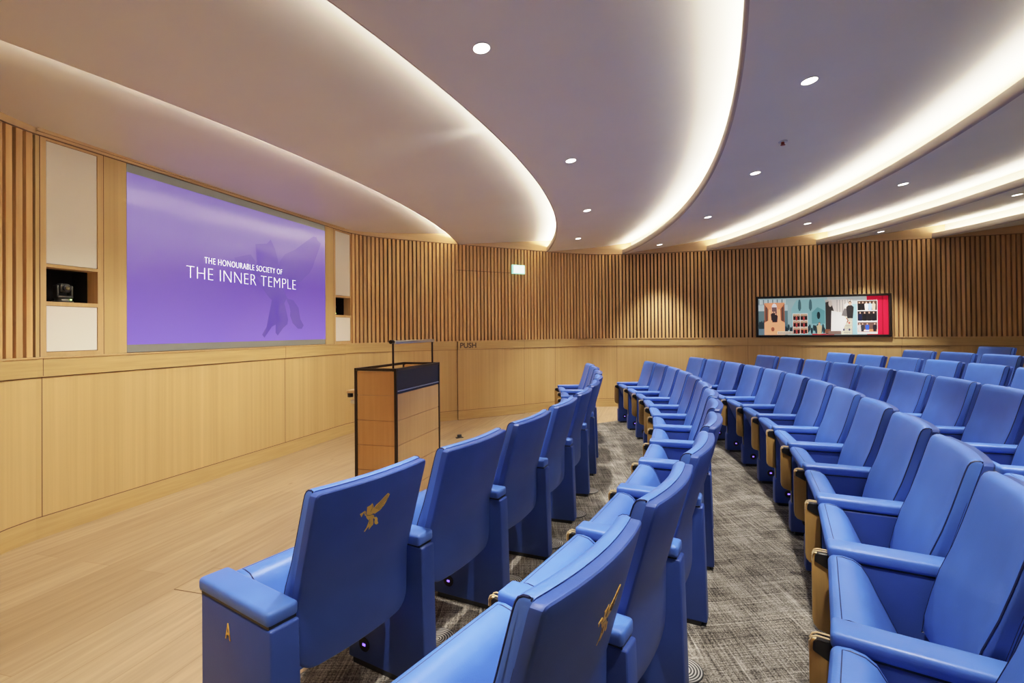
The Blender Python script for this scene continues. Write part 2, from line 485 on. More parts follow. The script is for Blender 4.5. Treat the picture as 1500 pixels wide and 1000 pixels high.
bm = bmesh.new()
ribbon(bm, [W(-.28, 0), W(3.3, 0)] , 2.872, 2.89, .012, back=-.01); ribbon(bm, [W(-.28, 0), W(3.3, 0)], 2.893, 2.94, .02, back=-.01)
struct(obj('trim_4', mesh_of('trim_4', bm, M_FASCIA)))

def fabric(s0, s1, z0, z1, label):
    bm = bmesh.new(); add_box(bm, -.02, -.003, s0+.003, s1-.003, z0+.003, z1-.003, bev=.002, seg=1, mtx=FM)
    tag(obj('fabric_wall_panel', mesh_of('fabric_wall_panel', bm, M_FABRIC)), label, 'wall panel', 'fabric panels beside the screen')
fabric(waL, wbL, 1.957, 2.848, 'tall white fabric panel above the camera niche left of the screen')
fabric(waL, wbL, 1.319, 1.656, 'short white fabric panel below the camera niche left of the screen')
fabric(waR, wbR, 1.957, 2.848, 'tall white fabric panel above the camera niche right of the screen')
fabric(waR, wbR, 1.319, 1.656, 'short white fabric panel below the camera niche right of the screen')

# ------------------------------------------------------------------ projection screen
def font_mesh(name, txt, size, mat, spacing=1., sx=1., ext=.001, thin=0.):
    cu = bpy.data.curves.new(name, 'FONT'); cu.body = txt; cu.size = size; cu.extrude = ext; cu.align_x = 'CENTER'; cu.space_character = spacing; cu.offset = thin
    o = bpy.data.objects.new(name, cu); COL.objects.link(o)
    dg = bpy.context.evaluated_depsgraph_get()
    me = bpy.data.meshes.new_from_object(o.evaluated_get(dg)); me.name = name
    bpy.data.objects.remove(o); bpy.data.curves.remove(cu)
    for v in me.vertices: v.co.x *= sx
    me.materials.clear(); me.materials.append(mat)
    return me

def split_words(name, txt, *a, **k):
    '''the same line of lettering with each word an object of its own'''
    o = wall_text(name, txt, *a, **k); me = o.data; par = o.parent; mat = me.materials[0]
    bm = bmesh.new(); bm.from_mesh(me); bm.verts.ensure_lookup_table()
    seen = set(); isl = []
    for v in bm.verts:
        if v in seen: continue
        st = [v]; seen.add(v); cur = []
        while st:
            q = st.pop(); cur.append(q)
            for e in q.link_edges:
                w_ = e.other_vert(q)
                if w_ not in seen: seen.add(w_); st.append(w_)
        isl.append([q.index for q in cur])
    bm.free()
    co = [v.co.copy() for v in me.vertices]
    span = lambda i: (min(co[j].y for j in i), max(co[j].y for j in i))
    isl.sort(key=lambda i: sum(span(i)))
    # islands that overlap sideways belong to one glyph
    glyphs = []
    for i in isl:
        if glyphs and sum(span(i))/2 < glyphs[-1][1][1]-.0006: glyphs[-1][0].extend(i); glyphs[-1][1] = span(glyphs[-1][0])
        else: glyphs.append([list(i), span(i)])
    words = txt.split(); k0 = 0
    if len(glyphs) != sum(map(len, words)): return o
    for w_ in words:
        ids = {j for g in glyphs[k0:k0+len(w_)] for j in g[0]}; k0 += len(w_)
        mp = {j: n_ for n_, j in enumerate(sorted(ids))}
        m2 = bpy.data.meshes.new(name)
        m2.from_pydata([co[j] for j in sorted(ids)], [], [[mp[j] for j in p.vertices] for p in me.polygons if p.vertices[0] in ids])
        m2.materials.append(mat); obj(name, m2, par)
    bpy.data.objects.remove(o)

def glossy_emit(name, col, estr, base=.03):
    m = plain(name, tuple(c*base for c in col), .22, emit=col, estr=estr)
    return m

def screen_purple():
    m, nt, b = new_mat('screen_purple'); L = nt.links
    tc = N(nt, 'ShaderNodeTexCoord'); sx = N(nt, 'ShaderNodeSeparateXYZ'); L.new(tc.outputs['Object'], sx.inputs[0])
    mr = N(nt, 'ShaderNodeMapRange'); mr.inputs[1].default_value = -.7; mr.inputs[2].default_value = .7
    L.new(sx.outputs['Z'], mr.inputs[0])
    r = ramp(nt, [(0, (.26, .155, .90)), (.45, (.155, .075, .60)), (1, (.25, .175, .60))])  # paler top stop paints the ceiling glow reflected on the glossy screen
    L.new(mr.outputs[0], r.inputs[0]); L.new(r.outputs[0], b.inputs['Emission Color']); b.inputs['Emission Strength'].default_value = .62
    b.inputs['Base Color'].default_value = (.06, .05, .08, 1); b.inputs['Roughness'].default_value = .2; b.inputs['Specular IOR Level'].default_value = .6
    return m

SC = (.345+2.889)/2; SZ = (1.29+2.867)/2
scr = empty('projection_screen', W(SC, -.0, SZ), ROT)
tag(scr, 'wide purple projection screen with white lettering set in the timber wall', 'screen')
hw, hh = 1.272, .788
bm = bmesh.new(); add_box(bm, -.025, -.003, -hw, hw, -hh, hh, bev=.002, seg=1)
obj('screen_surface', mesh_of('screen_surface', bm, plain('screen_grey', (.17, .165, .14), .3, emit=(.17, .165, .14), estr=.35)), scr)
bm = bmesh.new(); add_box(bm, -.004, -.001, -hw, hw, 1.356-SZ, 2.795-SZ)
obj('projected_image', mesh_of('projected_image', bm, screen_purple()), scr)
M_TXT = plain('white_light', (1, 1, 1), .5, emit=(.95, .95, 1), estr=1.5)
RT = Matrix(((0, 0, 1, 0), (1, 0, 0, 0), (0, 1, 0, 0), (0, 0, 0, 1)))
def wall_text(name, txt, size, s, z, parent, mat, width=None, x=.0, spacing=1., thin=0.):
    me = font_mesh(name, txt, size, mat, spacing, thin=thin)
    xs = [v.co.x for v in me.vertices]; w0 = max(xs)-min(xs)
    k = width/w0 if width else 1.
    mid = (max(xs)+min(xs))/2
    for v in me.vertices:
        c = v.co.copy(); v.co = Vector((c.z + x, (c.x-mid)*k + s, c.y + z))
    return obj(name, me, parent)
split_words('small_lettering', 'THE HONOURABLE SOCIETY OF', .090, 1.588-SC, 2.129-SZ, scr, M_TXT, 1.03, .001, 1.12, -.0018)
split_words('large_lettering', 'THE INNER TEMPLE', .178, 1.605-SC, 1.966-SZ, scr, M_TXT, 1.45, .001, 1.06, -.0055)

PEG = {'wing': [(-.003, .818), (-.005, .832), (-.013, .841), (-.028, .848), (-.044, .859), (-.058, .868), (-.063, .868), (-.065, .865), (-.071, .862), (-.066, .851), (-.06, .84), (-.057, .833), (-.051, .825), (-.044, .82), (-.037, .814), (-.025, .811), (-.015, .808), (-.008, .811)],
 'head': [(.007, .853), (.001, .844), (-.003, .833), (-.002, .821), (-.009, .811), (0, .811), (.012, .813), (.024, .818), (.024, .827), (.017, .831), (.014, .838), (.025, .841), (.027, .845), (.019, .846), (.012, .848)],
 'foreleg': [(.033, .834), (.027, .828), (.029, .824), (.025, .817), (.012, .813), (.016, .81), (.029, .815), (.036, .829), (.04, .823), (.043, .815), (.046, .818), (.044, .824), (.05, .825), (.052, .828), (.043, .831)],
 'body': [(.026, .816), (.012, .8135), (0, .811), (-.011, .804), (-.015, .794), (-.011, .788), (-.002, .786), (.01, .794), (.019, .803)],
 'hindleg': [(0, .797), (-.009, .796), (-.013, .785), (-.017, .772), (-.016, .767), (-.01, .763), (-.002, .755), (.001, .758), (-.005, .765), (-.01, .771), (-.004, .777), (-.001, .789), (0, .779), (-.001, .767), (.006, .764), (.016, .753), (.019, .756), (.013, .764), (.004, .768), (.006, .779), (.006, .791)],
 'tail': [(-.009, .803), (-.017, .794), (-.025, .793), (-.033, .785), (-.034, .775), (-.041, .766), (-.038, .762), (-.032, .762), (-.024, .768), (-.02, .776), (-.021, .784), (-.016, .791)]}
PEG_C = (-.01, .81)
# large faint winged figure on the projected slide
bm = bmesh.new(); k = 0
for nm, P in PEG.items():
    add_poly(bm, [(.0, -(x-PEG_C[0])*11.2 + 2.12-SC, (z-PEG_C[1])*11.2 + 2.03-SZ) for x, z in P])
    k += 1
bmesh.ops.triangulate(bm, faces=bm.faces)
o = obj('faint_emblem', mesh_of('faint_emblem', bm, plain('faint_violet', (.05, .05, .06), .25, emit=(.155, .08, .565), estr=.62)), scr)
o.location.x = -.0005

# ------------------------------------------------------------------ ceiling of overlapping curved panels
ED = {1: (-13.39, 8.23, 12.35), 2: (-11.72, 7.69, 12.235), 3: (-11.11, 7.32, 13.16), 4: (-8.32, 6.57, 11.93), 5: (-7.1, 6.5, 12.3), 6: (-5.4, 6.5, 12.1), 7: (-3.8, 6.5, 12.1)}
TF = {1: .03, 2: .14, 3: .205, 4: .245, 5: .235, 6: .2, 7: .16}
Z_LIP, Z_HI = Z_TOP, 3.085
def ce(k, t, off):
    x, y, r = ED[k]; return Vector((x+(r+off)*math.cos(t), y+(r+off)*math.sin(t), 0))
def panel_point(k, t, u):
    a = ce(k, t, .02); b = ce(k+1, t, .16); p = a.lerp(b, u)
    p.z = Z_LIP + (Z_HI-Z_LIP)*(u**.9); return p
def trange(k, n=90):
    a, b = -.526-TF[k]-.05, TF[k]; return [a+(b-a)*i/n for i in range(n+1)]
ceilings = {}
def loft(rows, bm, lip=()):
    rows = [[bm.verts.new(p) for p in r] for r in rows]
    for j, (A, B) in enumerate(zip(rows, rows[1:])):
        for i in range(len(A)-1): bm.faces.new((A[i], A[i+1], B[i+1], B[i])).material_index = 1 if j in lip else 0
for k in range(1, 7):
    T = trange(k); T2 = trange(k+1)
    bm = bmesh.new()
    prof = [(.16, Z_HI), (.16, 2.918), (.022, 2.918), (.022, Z_LIP+.085), (.014, Z_LIP+.09), (.004, Z_LIP+.086), (0, Z_LIP+.078), (0, Z_LIP+.02), (.004, Z_LIP+.006), (.02, Z_LIP)]
    rows = [[ce(k, t, o_)+Vector((0, 0, z)) for t in T] for o_, z in prof]
    for j in range(1, 17):
        u = j/16
        row = []
        for t, t2 in zip(T, T2):
            tt = t+(t2-t)*u
            row.append(panel_point(k, tt, u))
        rows.append(row)
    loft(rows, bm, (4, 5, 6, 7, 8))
    for f in bm.faces: f.smooth = True
    for e in bm.edges: e.smooth = e.calc_face_angle(0) < .5 if len(e.link_faces) == 2 else True
    me = mesh_of('ceiling', bm, [M_PLASTER, M_LIP], recalc=False)
    ceilings[k] = struct(obj('ceiling', me))
    bm = bmesh.new()
    loft([[ce(k, t, .088)+Vector((0, 0, 2.926)) for t in T], [ce(k, t, .098)+Vector((0, 0, 2.953)) for t in T]], bm)
    obj('led_strip', mesh_of('led_strip', bm, {1: M_LED1, 2: M_LED2}.get(k, M_LED), recalc=False), ceilings[k])
# first panel, from the screen wall to the first cove
bm = bmesh.new(); T = trange(1); rows = []
for j in range(0, 15):
    u = j/14; off = .16 - 1.9*(1-u)
    rows.append([ce(1, t, off) + Vector((0, 0, 3.06 - .15*(1-u)*1.9/1.55)) for t in T])
loft(rows, bm)
for f in bm.faces: f.smooth = True
struct(obj('ceiling', mesh_of('ceiling', bm, M_PLASTER, recalc=False)))
# roof deck well above, closes the room
bm = bmesh.new(); add_poly(bm, [(p.x, p.y, Z_WALL) for p in ring]); bmesh.ops.triangulate(bm, faces=bm.faces)
struct(obj('ceiling', mesh_of('ceiling', bm, M_PLASTER)))

# ------------------------------------------------------------------ downlights
def spot(loc, power, size=1.35, blend=.7, col=(1, .945, .87), target=None, rad=.04, parent=None):
    l = bpy.data.lights.new('spot', 'SPOT'); l.energy = power; l.spot_size = size; l.spot_blend = blend; l.color = col; l.shadow_soft_size = rad
    o = bpy.data.objects.new('spot', l); COL.objects.link(o); o.location = loc
    d = (Vector(target)-Vector(loc)) if target else Vector((0, 0, -1))
    o.rotation_euler = d.to_track_quat('-Z', 'Y').to_euler()
    return o
def panel_frame(x, y):
    """ceiling height and normal under a plan position"""
    for k in range(1, 7):
        cx, cy, r = ED[k]; d0 = math.hypot(x-cx, y-cy)-r
        cx2, cy2, r2_ = ED[k+1]; d1 = math.hypot(x-cx2, y-cy2)-r2_
        if d0 >= .02 and d1 < 0:
            u = d0/(d0-d1+.16)
            slope = (Z_HI-Z_LIP)/(d0-d1+.16)
            th = math.atan2(y-cy, x-cx)
            return k, Z_LIP+(Z_HI-Z_LIP)*u**.9, Vector((-math.cos(th)*slope, -math.sin(th)*slope, 1)).normalized()
    return 0, Z_LIP, Vector((0, 0, 1))
bm = bmesh.new(); add_cyl(bm, (0, 0, -.001), .042, .006, 28)
DISC = mesh_of('lamp_disc', bm, M_LAMP)
bm = bmesh.new(); add_tube(bm, [(.045*math.cos(a), .045*math.sin(a), -.001) for a in (2*PI*i/28 for i in range(28))], .004, 6, closed=True)
RIM = mesh_of('rim', bm, plain('white_rim', (.7, .68, .65), .5))
DL = [(-.20, 2.57, 'large glowing round downlight nearest the camera in the ceiling panel above the front row'),
      (.44, 4.29, 'round downlight second from the camera in the ceiling panel above the front row'),
      (.82, 6.08, 'round downlight third from the camera in the ceiling panel above the front row'),
      (.92, 7.94, 'round downlight above the far end of the front row by the slatted wall'),
      (1.74, 2.94, 'oval looking bright downlight nearest the camera in the lilac grey panel above the third row'),
      (2.24, 4.68, 'downlight second from the camera in the lilac grey panel, beyond the red sprinkler'),
      (2.48, 6.51, 'downlight third from the camera in the lilac grey ceiling panel'),
      (2.42, 8.59, 'small downlight close to the far slatted wall in the lilac grey panel'),
      (3.97, 5.09, 'nearer downlight in the third lit ceiling panel from the left'),
      (4.07, 6.97, 'farther downlight in the third lit ceiling panel from the left'),
      (5.62, 5.55, 'downlight cut by the right edge of the photo'),
      (5.58, 7.61, 'small downlight above the picture display near the far wall')]
for x, y, lab in DL:
    k, z, n = panel_frame(x, y)
    # keep the lamp on the sight line found for a flat height of 2.93
    f_ = (z-E_H)/(2.93-E_H); x, y = x*f_, y*f_
    k, z, n = panel_frame(x, y)
    e = empty('downlight', (x, y, z-.002)); e.rotation_euler = n.to_track_quat('Z', 'Y').to_euler()
    tag(e, lab, 'ceiling light', 'round ceiling downlights')
    obj('rim', RIM, e); obj('lamp_disc', DISC, e)
    spot((x, y, z-.02), 230)
# lamps out of the frame continue the rows towards the camera
for x, y in ((-.9, 1.0), (.9, 1.1), (3.5, 3.2), (5.2, 3.6), (3.0, 1.4), (7.2, 5.6)):
    k, z, n = panel_frame(x, y); spot((x, y, z-.03), 230)
# added unseen spots brightening the speaker's floor, tilted to the front wall
for x, y in ((-2.35, 2.3), (-2.05, 3.5), (-1.75, 4.7), (-1.35, 5.9)):
    p = Vector((x, y, 0)) ; k, z, n = panel_frame(x+.6, y)
    spot((x+.55, y-.1, 2.85), 60 if y < 3 else 125, 1.5, .8, target=(x-.75, y+.1, .4))

# two accent lamps tucked behind the second cove edge, washing the panel in front
for px_, py_, tw in ((-.10, 3.85, 10), (.44, 6.35, 6)):
    cx_, cy_, r_ = ED[2]; th_ = math.atan2(py_-cy_, px_-cx_); rd = Vector((math.cos(th_), math.sin(th_), 0))
    q = Vector((cx_, cy_, 0)) + rd*(r_+.06) + Vector((0, 0, 2.985)); t_ = q - rd*.9 + Vector((.0, -.12, .045))
    spot(q, tw, .5, .9, target=t_, rad=.015)

# sprinkler
k, z, n = panel_frame(2.06, 3.86)
e = empty('ceiling_sprinkler', (2.09, 3.9, panel_frame(2.09, 3.9)[1]-.002))
tag(e, 'tiny red and silver sprinkler head in the lilac grey ceiling panel', 'sprinkler')
bm = bmesh.new(); add_cyl(bm, (0, 0, -.004), .034, .008, 20, bev=.002); obj('cover_plate', mesh_of('cover_plate', bm, plain('pale_plate', (.6, .58, .57), .4)), e)
bm = bmesh.new(); add_cyl(bm, (0, 0, -.016), .012, .022, 12); add_cyl(bm, (0, 0, -.03), .018, .003, 12); obj('red_bulb', mesh_of('red_bulb', bm, plain('red_bulb', (.35, .03, .02), .3)), e)

# ------------------------------------------------------------------ seating rows
ROWS = {'A': ((-9.48, 7.1), 10.0, -.5714, .0595, 0, 10, 0.),
        'B': ((-8.539, 6.959), 10.032, -.5654, .0577, -1, 11, 0.),
        'C': ((-7.49, 6.63), 9.855, -.5714, .0588, -1, 12, .037),
        'D': ((-6.55, 6.567), 9.885, -.293, .0588, -3, 7, .073),
        'E': ((-5.64, 6.517), 9.885, -.198, .0588, -1, 5, .115),
        'F': ((-4.86, 6.534), 9.885, -.066, .0588, -1, 2, .162),
        'G': ((-3.75, 6.55), 9.89, .055, .0588, -1, 0, .2)}
ORDER = 'ABCDEFG'
def ydist(row, x, y):
    (cx, cy), r = ROWS[row][0], ROWS[row][1]; return math.hypot(x-cx, y-cy)-r
def floor_h(x, y):
    h = 0.
    for a, b in zip(ORDER, ORDER[1:]):
        ya, yb = ydist(a, x, y), ydist(b, x, y)
        ha, hb = ROWS[a][6], ROWS[b][6]
        if ya < .47: return ha
        if yb < -.09:
            t = (ya-.47)/max(1e-6, (ya-.47)+(-.09-yb)); return ha+(hb-ha)*t
    return ROWS['G'][6]
bm = bmesh.new()
(cx, cy), R = ROWS['A'][0], ROWS['A'][1]
rr = [R-.1+.06*i for i in range(150)]; tt = [-.95+.0125*i for i in range(105)]
grid = [[bm.verts.new((cx+r*math.cos(t), cy+r*math.sin(t), 0)) for t in tt] for r in rr]
for i in range(len(rr)-1):
    for j in range(len(tt)-1): bm.faces.new((grid[i][j], grid[i+1][j], grid[i+1][j+1], grid[i][j+1]))
def cut_line(bm, co, no):
    bmesh.ops.bisect_plane(bm, geom=list(bm.verts)+list(bm.edges)+list(bm.faces), plane_co=co, plane_no=no, clear_outer=True)
co = W(4.907, 3.385); no = (DS*1.0 - NS*1.06); cut_line(bm, co, (no.x, no.y, 0))
cut_line(bm, W(6.2, 0), (DS.x, DS.y, 0)); cut_line(bm, W(0, 10.9), (NS.x, NS.y, 0)); cut_line(bm, W(-3.2, 0), (-DS.x, -DS.y, 0))
for v in bm.verts: v.co.z = floor_h(v.co.x, v.co.y)+.006
for f in bm.faces:
    f.smooth = True
    if f.normal.z < 0: f.normal_flip()
bmesh.ops.recalc_face_normals(bm, faces=bm.faces)
o = obj('floor_carpet', mesh_of('floor_carpet', bm, M_CARPET, recalc=False)); struct(o)

# --- shared chair part meshes. local x = along the row towards the camera end, y = backwards, z = up, origin on the floor between the arm fronts
HW = .238
def sag(bm, amt=.024):
    for v in bm.verts: v.co.y += amt*(1-min(1, (v.co.x/HW)**2))
YF = [(.42, .258), (.50, .272), (.62, .306), (.72, .345), (.95, .412)]
YM = [(.34, .342), (.58, .346), (.95, .452)]
def back_cushion():
    prof = [(interp(YF, z)+.0, z) for z in (.40, .46, .54, .62, .70, .78, .86, .91)]
    prof += [(.408, .932), (.416, .944), (.428, .951), (.442, .952)]
    prof += [(interp(YM, z), z) for z in (.948, .86, .76, .66, .58, .50, .40)]
    bm = bmesh.new(); prism_x(bm, prof, -HW, HW, .012, 3, lambda y, z: .003 if y > interp(YM, z)-.004 else .012)
    cut_x(bm, [-.19, -.14, -.09, -.04, 0, .04, .09, .14, .19]); 
    for v in bm.verts:                       # slightly rounded lower corners
        if v.co.z < .46: v.co.x *= 1-.06*((.46-v.co.z)/.06)
    sag(bm); return mesh_of('backrest', bm, M_BLUE, .5), prof
BACK, BACK_PROF = back_cushion()
def loop_pipe(prof, x, inset, r, amt):
    cyy = sum(p[0] for p in prof)/len(prof); czz = sum(p[1] for p in prof)/len(prof)
    out = []
    n = len(prof)
    for i in range(n):
        a, b, c = Vector(prof[i-1]), Vector(prof[i]), Vector(prof[(i+1) % n])
        d = (c-a).normalized(); nn = Vector((d.y, -d.x))
        if nn.dot(b-Vector((cyy, czz))) < 0: nn = -nn
        q = b - nn*inset
        out.append((x, q.x + amt*(1-min(1, (x/HW)**2)), q.y))
    return out
BACK_PIPE = []
for x in (-HW+.0035, HW-.0035):
    bm = bmesh.new(); add_tube(bm, loop_pipe(BACK_PROF, x, .0030, .003, .024), .0026, 5, closed=True)
    BACK_PIPE.append(mesh_of('piping', bm, M_PIPE))
def back_shell():
    hw = .246; bm = bmesh.new(); pts = []
    def arc(cx_, cz_, r, a0, a1, n):
        for i in range(n+1):
            a = a0+(a1-a0)*i/n; pts.append((cx_+r*math.cos(a), cz_+r*math.sin(a)))
    arc(hw-.018, .927, .018, 0, PI/2, 3); arc(-hw+.018, .927, .018, PI/2, PI, 3)
    arc(-hw+.075, .365+.06, .07, PI, 1.5*PI, 6); arc(hw-.075, .365+.06, .07, 1.5*PI, 2*PI, 6)
    a = [bm.verts.new((x, 0, z)) for x, z in pts]; b = [bm.verts.new((x, .032, z)) for x, z in pts]; n = len(pts)
    bm.faces.new(a); bm.faces.new(list(reversed(b)))
    for i in range(n): bm.faces.new((a[i], a[(i+1) % n], b[(i+1) % n], b[i]))
    bmesh.ops.recalc_face_normals(bm, faces=bm.faces)
    es = [e for e in bm.edges if e.calc_face_angle(0) > .8]
    ef = [e for e in es if e.verts[0].co.y < .01 and e.verts[1].co.y < .01]
    bmesh.ops.bevel(bm, geom=[e for e in es if e not in ef], offset=.011, segments=3, affect='EDGES', profile=.5)
    cut_x(bm, [-.2, -.15, -.1, -.05, 0, .05, .1, .15, .2]); cut_z(bm, [.45, .52, .58, .64, .72, .8, .88])
    for v in bm.verts: v.co.y += interp(YM, v.co.z)+.001
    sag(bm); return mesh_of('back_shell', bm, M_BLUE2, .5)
SHELL = back_shell()
SEAT_PROF = [(.0, .572), (.004, .590), (.016, .600), (.045, .603), (.075, .598), (.098, .583), (.116, .555), (.150, .480), (.195, .385), (.232, .300), (.238, .272), (.222, .258), (.195, .262), (.150, .285), (.120, .315), (.060, .445), (.018, .540)]
bm = bmesh.new(); prism_x(bm, SEAT_PROF, -.236, .236, .010); cut_x(bm, [-.15, 0, .15])
SEAT = mesh_of('seat', bm, M_BLUE, .5)
SP2 = [(.028, .600), (.045, .603), (.075, .598), (.098, .583), (.116, .555), (.150, .480), (.195, .385)]
bm = bmesh.new()
add_tube(bm, [(-.216, y, z) for y, z in reversed(SP2)] + [(.216, y, z) for y, z in SP2], .0021, 5)
SEAT_PIPE = mesh_of('piping', bm, M_PIPE)
bm = bmesh.new(); add_box(bm, -.006, .006, -.0015, .0015, -.009, .009)
TAGM = mesh_of('number_tag', bm, M_GOLD)
def pad(hwid):
    bm = bmesh.new(); add_box(bm, -hwid, hwid, .0, .415, .577, .622, bev=.013, seg=3); cut_x(bm, [0])
    return mesh_of('armrest', bm, M_BLUE, .5)
PAD, PADW = pad(.046), pad(.05)
def side(hwid):
    bm = bmesh.new()
    prism_x(bm, [(.016, .572), (.016, .216), (.004, .204), (.003, .02), (.438, .02), (.424, .572)], -hwid, hwid, .010, 3)
    add_box(bm, .006, .034, .012, .03, .2, .56, mi=1); add_box(bm, -hwid+.004, hwid-.004, .012, .41, .56, .582, mi=1)
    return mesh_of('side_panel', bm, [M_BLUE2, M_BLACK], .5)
SIDE, SIDEW = side(.039), side(.047)
bm = bmesh.new(); add_box(bm, -.036, .036, .03, .41, .0, .026)
SLOT = mesh_of('base_plate', bm, M_BLACK)
# stowed writing tablet: plywood leaf with rounded lower front corner, black hinge block on top
def tablet():
    bm = bmesh.new(); pr = [(.02, .578), (-.040, .578), (-.046, .573), (-.049, .563), (-.049, .34), (-.045, .318), (-.032, .302), (.02, .285)]
    prism_x(bm, pr, .0, .016, .003, 2)
    for f in bm.faces:
        c = f.calc_center_median(); f.material_index = 1 if abs(f.normal.x) < .5 else 0
    return mesh_of('writing_tablet', bm, [M_TABLET, M_EDGE], .5)
TABLET = tablet()
bm = bmesh.new(); prism_x(bm, [(.014, .580), (-.030, .580), (-.039, .571), (-.0405, .548), (.014, .520)], -.001, .022, .004, 2)
HINGE = mesh_of('tablet_hinge', bm, M_BLACK, .5)
bm = bmesh.new(); add_tube(bm, [(.02, .008, .588), (.02, -.03, .589), (.02, -.041, .584), (.02, -.047, .571), (.02, -.048, .55)], .0024, 6)
add_tube(bm, [(.002, .008, .588), (.002, -.03, .589), (.002, -.041, .584), (.002, -.047, .57)], .0024, 6)
CLIP = mesh_of('hinge_trim', bm, M_EDGE)
bm = bmesh.new(); add_cyl(bm, (.0405, .102, .098), .03, .003, 20, axis='X')
STEP = mesh_of('step_light', bm, M_BLACK)
bm = bmesh.new(); add_box(bm, .042, .0435, .094, .110, .093, .103)
GLOW = mesh_of('light_glow', bm, M_STEP)
# emblem (winged horse) on the aisle chairs, with stitched outlines
M_STITCH = plain('dark_stitch', (.10, .045, .01), .6)
def emblem(dx, dz):
    def yy(x, z): return interp(YM, z) + .033 + .024*(1-min(1, (x/HW)**2))
    bm = bmesh.new()
    for nm, P in PEG.items(): add_poly(bm, [(x+dx, .0, z+dz) for x, z in P])
    bmesh.ops.triangulate(bm, faces=bm.faces)
    r = bmesh.ops.extrude_face_region(bm, geom=list(bm.faces))
    bmesh.ops.translate(bm, vec=(0, .0012, 0), verts=[g for g in r['geom'] if isinstance(g, bmesh.types.BMVert)])
    for v in bm.verts: v.co.y += yy(v.co.x, v.co.z)-.0004
    e = mesh_of('winged_horse_emblem', bm, M_GOLD)
    bm = bmesh.new(); y1 = .0012
    lines = []
    for i in range(5):                                   # feathers
        a_ = Vector((-.010-.0055*i, .829-.0032*i*1.0)); b_ = Vector((-.061-.0015*i, .8625-.0065*i))
        if i > 2: b_ = a_.lerp(b_, 1.05-.16*i)
        lines.append([a_, a_.lerp(b_, .5)+Vector((.001, .0015)), b_])
    lines.append([Vector(p) for p in ((-.004, .812), (-.014, .806), (-.018, .797))])
    lines.append([Vector(p) for p in ((.022, .814), (.010, .8105), (-.004, .8085))])
    lines.append([Vector(p) for p in ((.006, .845), (.004, .834), (.008, .822))])
    lines.append([Vector(p) for p in ((.006, .796), (.003, .787), (.001, .777))])
    for L_ in lines: add_tube(bm, [(p.x+dx, yy(p.x+dx, p.y+dz)+y1, p.y+dz) for p in L_], .0006, 4)
    return e, mesh_of('stitching', bm, M_STITCH)
EMB = {'A': emblem(.022, .002), 'B': emblem(-.066, -.046)}

def ordinal(n): return ['first', 'second', 'third', 'fourth', 'fifth', 'sixth', 'seventh', 'eighth', 'ninth', 'tenth', 'eleventh', 'twelfth', 'thirteenth'][n-1]
ROWNAME = {'A': 'front row', 'B': 'second row', 'C': 'third row', 'D': 'fourth row', 'E': 'fifth row', 'F': 'sixth row', 'G': 'rearmost row'}
GROUP = 'blue leather auditorium chairs in curved rows'

def standard(ch, row, x, rz, wide=False):
    a = Matrix.Translation((x, 0, 0))
    o = obj('side_panel', SIDEW if wide else SIDE, ch, (x, 0, 0), rz)
    obj('base_plate', SLOT, o)
    obj('armrest', PADW if wide else PAD, ch, (x, 0, 0), rz)
    if not wide:
        s = obj('step_light', STEP, ch, (x, 0, 0), rz); obj('light_glow', GLOW, s)
    t = obj('writing_tablet', TABLET, ch, (x, 0, 0), rz)
    t['label'] = 'oak plywood writing tablet folded down beside the arm'
    h = obj('tablet_hinge', HINGE, t); 
    if row in 'ABCD': obj('hinge_trim', CLIP, t)
    return o

for row in ORDER:
    (cx, cy), R, t0, dt, ka, kb, fh = ROWS[row]
    nch = kb-ka
    for i in range(nch):
        th = t0+dt*(ka+i+.5)
        ch = empty('auditorium_chair', (cx+R*math.cos(th), cy+R*math.sin(th), fh+.006), th-PI/2)
        near, far = i+1, nch-i
        if row == 'A' and i == 0: lab = 'blue leather chair with gold A on its arm end, front row at the near aisle'
        elif row == 'B' and i == 0: lab = 'blue leather chair with gold winged horse seen edge-on, near end of the second row'
        elif row in 'ABC' and near <= far:
            lab = f'blue leather tip-up chair in the {ROWNAME[row]}, {ordinal(near)} from the camera end'
        elif row == 'G': lab = 'blue chair back alone in the rearmost row at the right edge'
        else: lab = f'blue leather tip-up chair in the {ROWNAME[row]}, {ordinal(far)} from the far slatted wall'
        tag(ch, lab, 'chair', GROUP)
        b = obj('backrest', BACK, ch); [obj('piping', q, b) for q in BACK_PIPE]
        s_ = obj('back_shell', SHELL, ch)
        s = obj('seat', SEAT, ch); obj('piping', SEAT_PIPE, s)
        if row in 'BC':
            g = obj('number_tag', TAGM, s, (0, .052, .452)); g.rotation_euler = (math.radians(24), 0, 0)
        half = R*dt/2
        wide = row == 'A' and i == 0
        sp_ = standard(ch, row, half, -dt/2, wide)
        if i == nch-1: standard(ch, row, -half, dt/2)
        if (row == 'A' and i == 0) or (row == 'B' and i == 0):
            g = obj('winged_horse_emblem', EMB[row][0], s_); g['label'] = 'gold embroidered winged horse'; obj('stitching', EMB[row][1], g)
        if row == 'A' and i == 0:
            me = font_mesh('row_letter', 'A', .074, M_GOLD, ext=.0012)
            for v in me.vertices:
                c = v.co.copy(); v.co = Vector((c.z+.0475, c.x*.62+.19, c.y+.476))
            g = obj('row_letter', me, sp_); g['label'] = 'gold letter A'

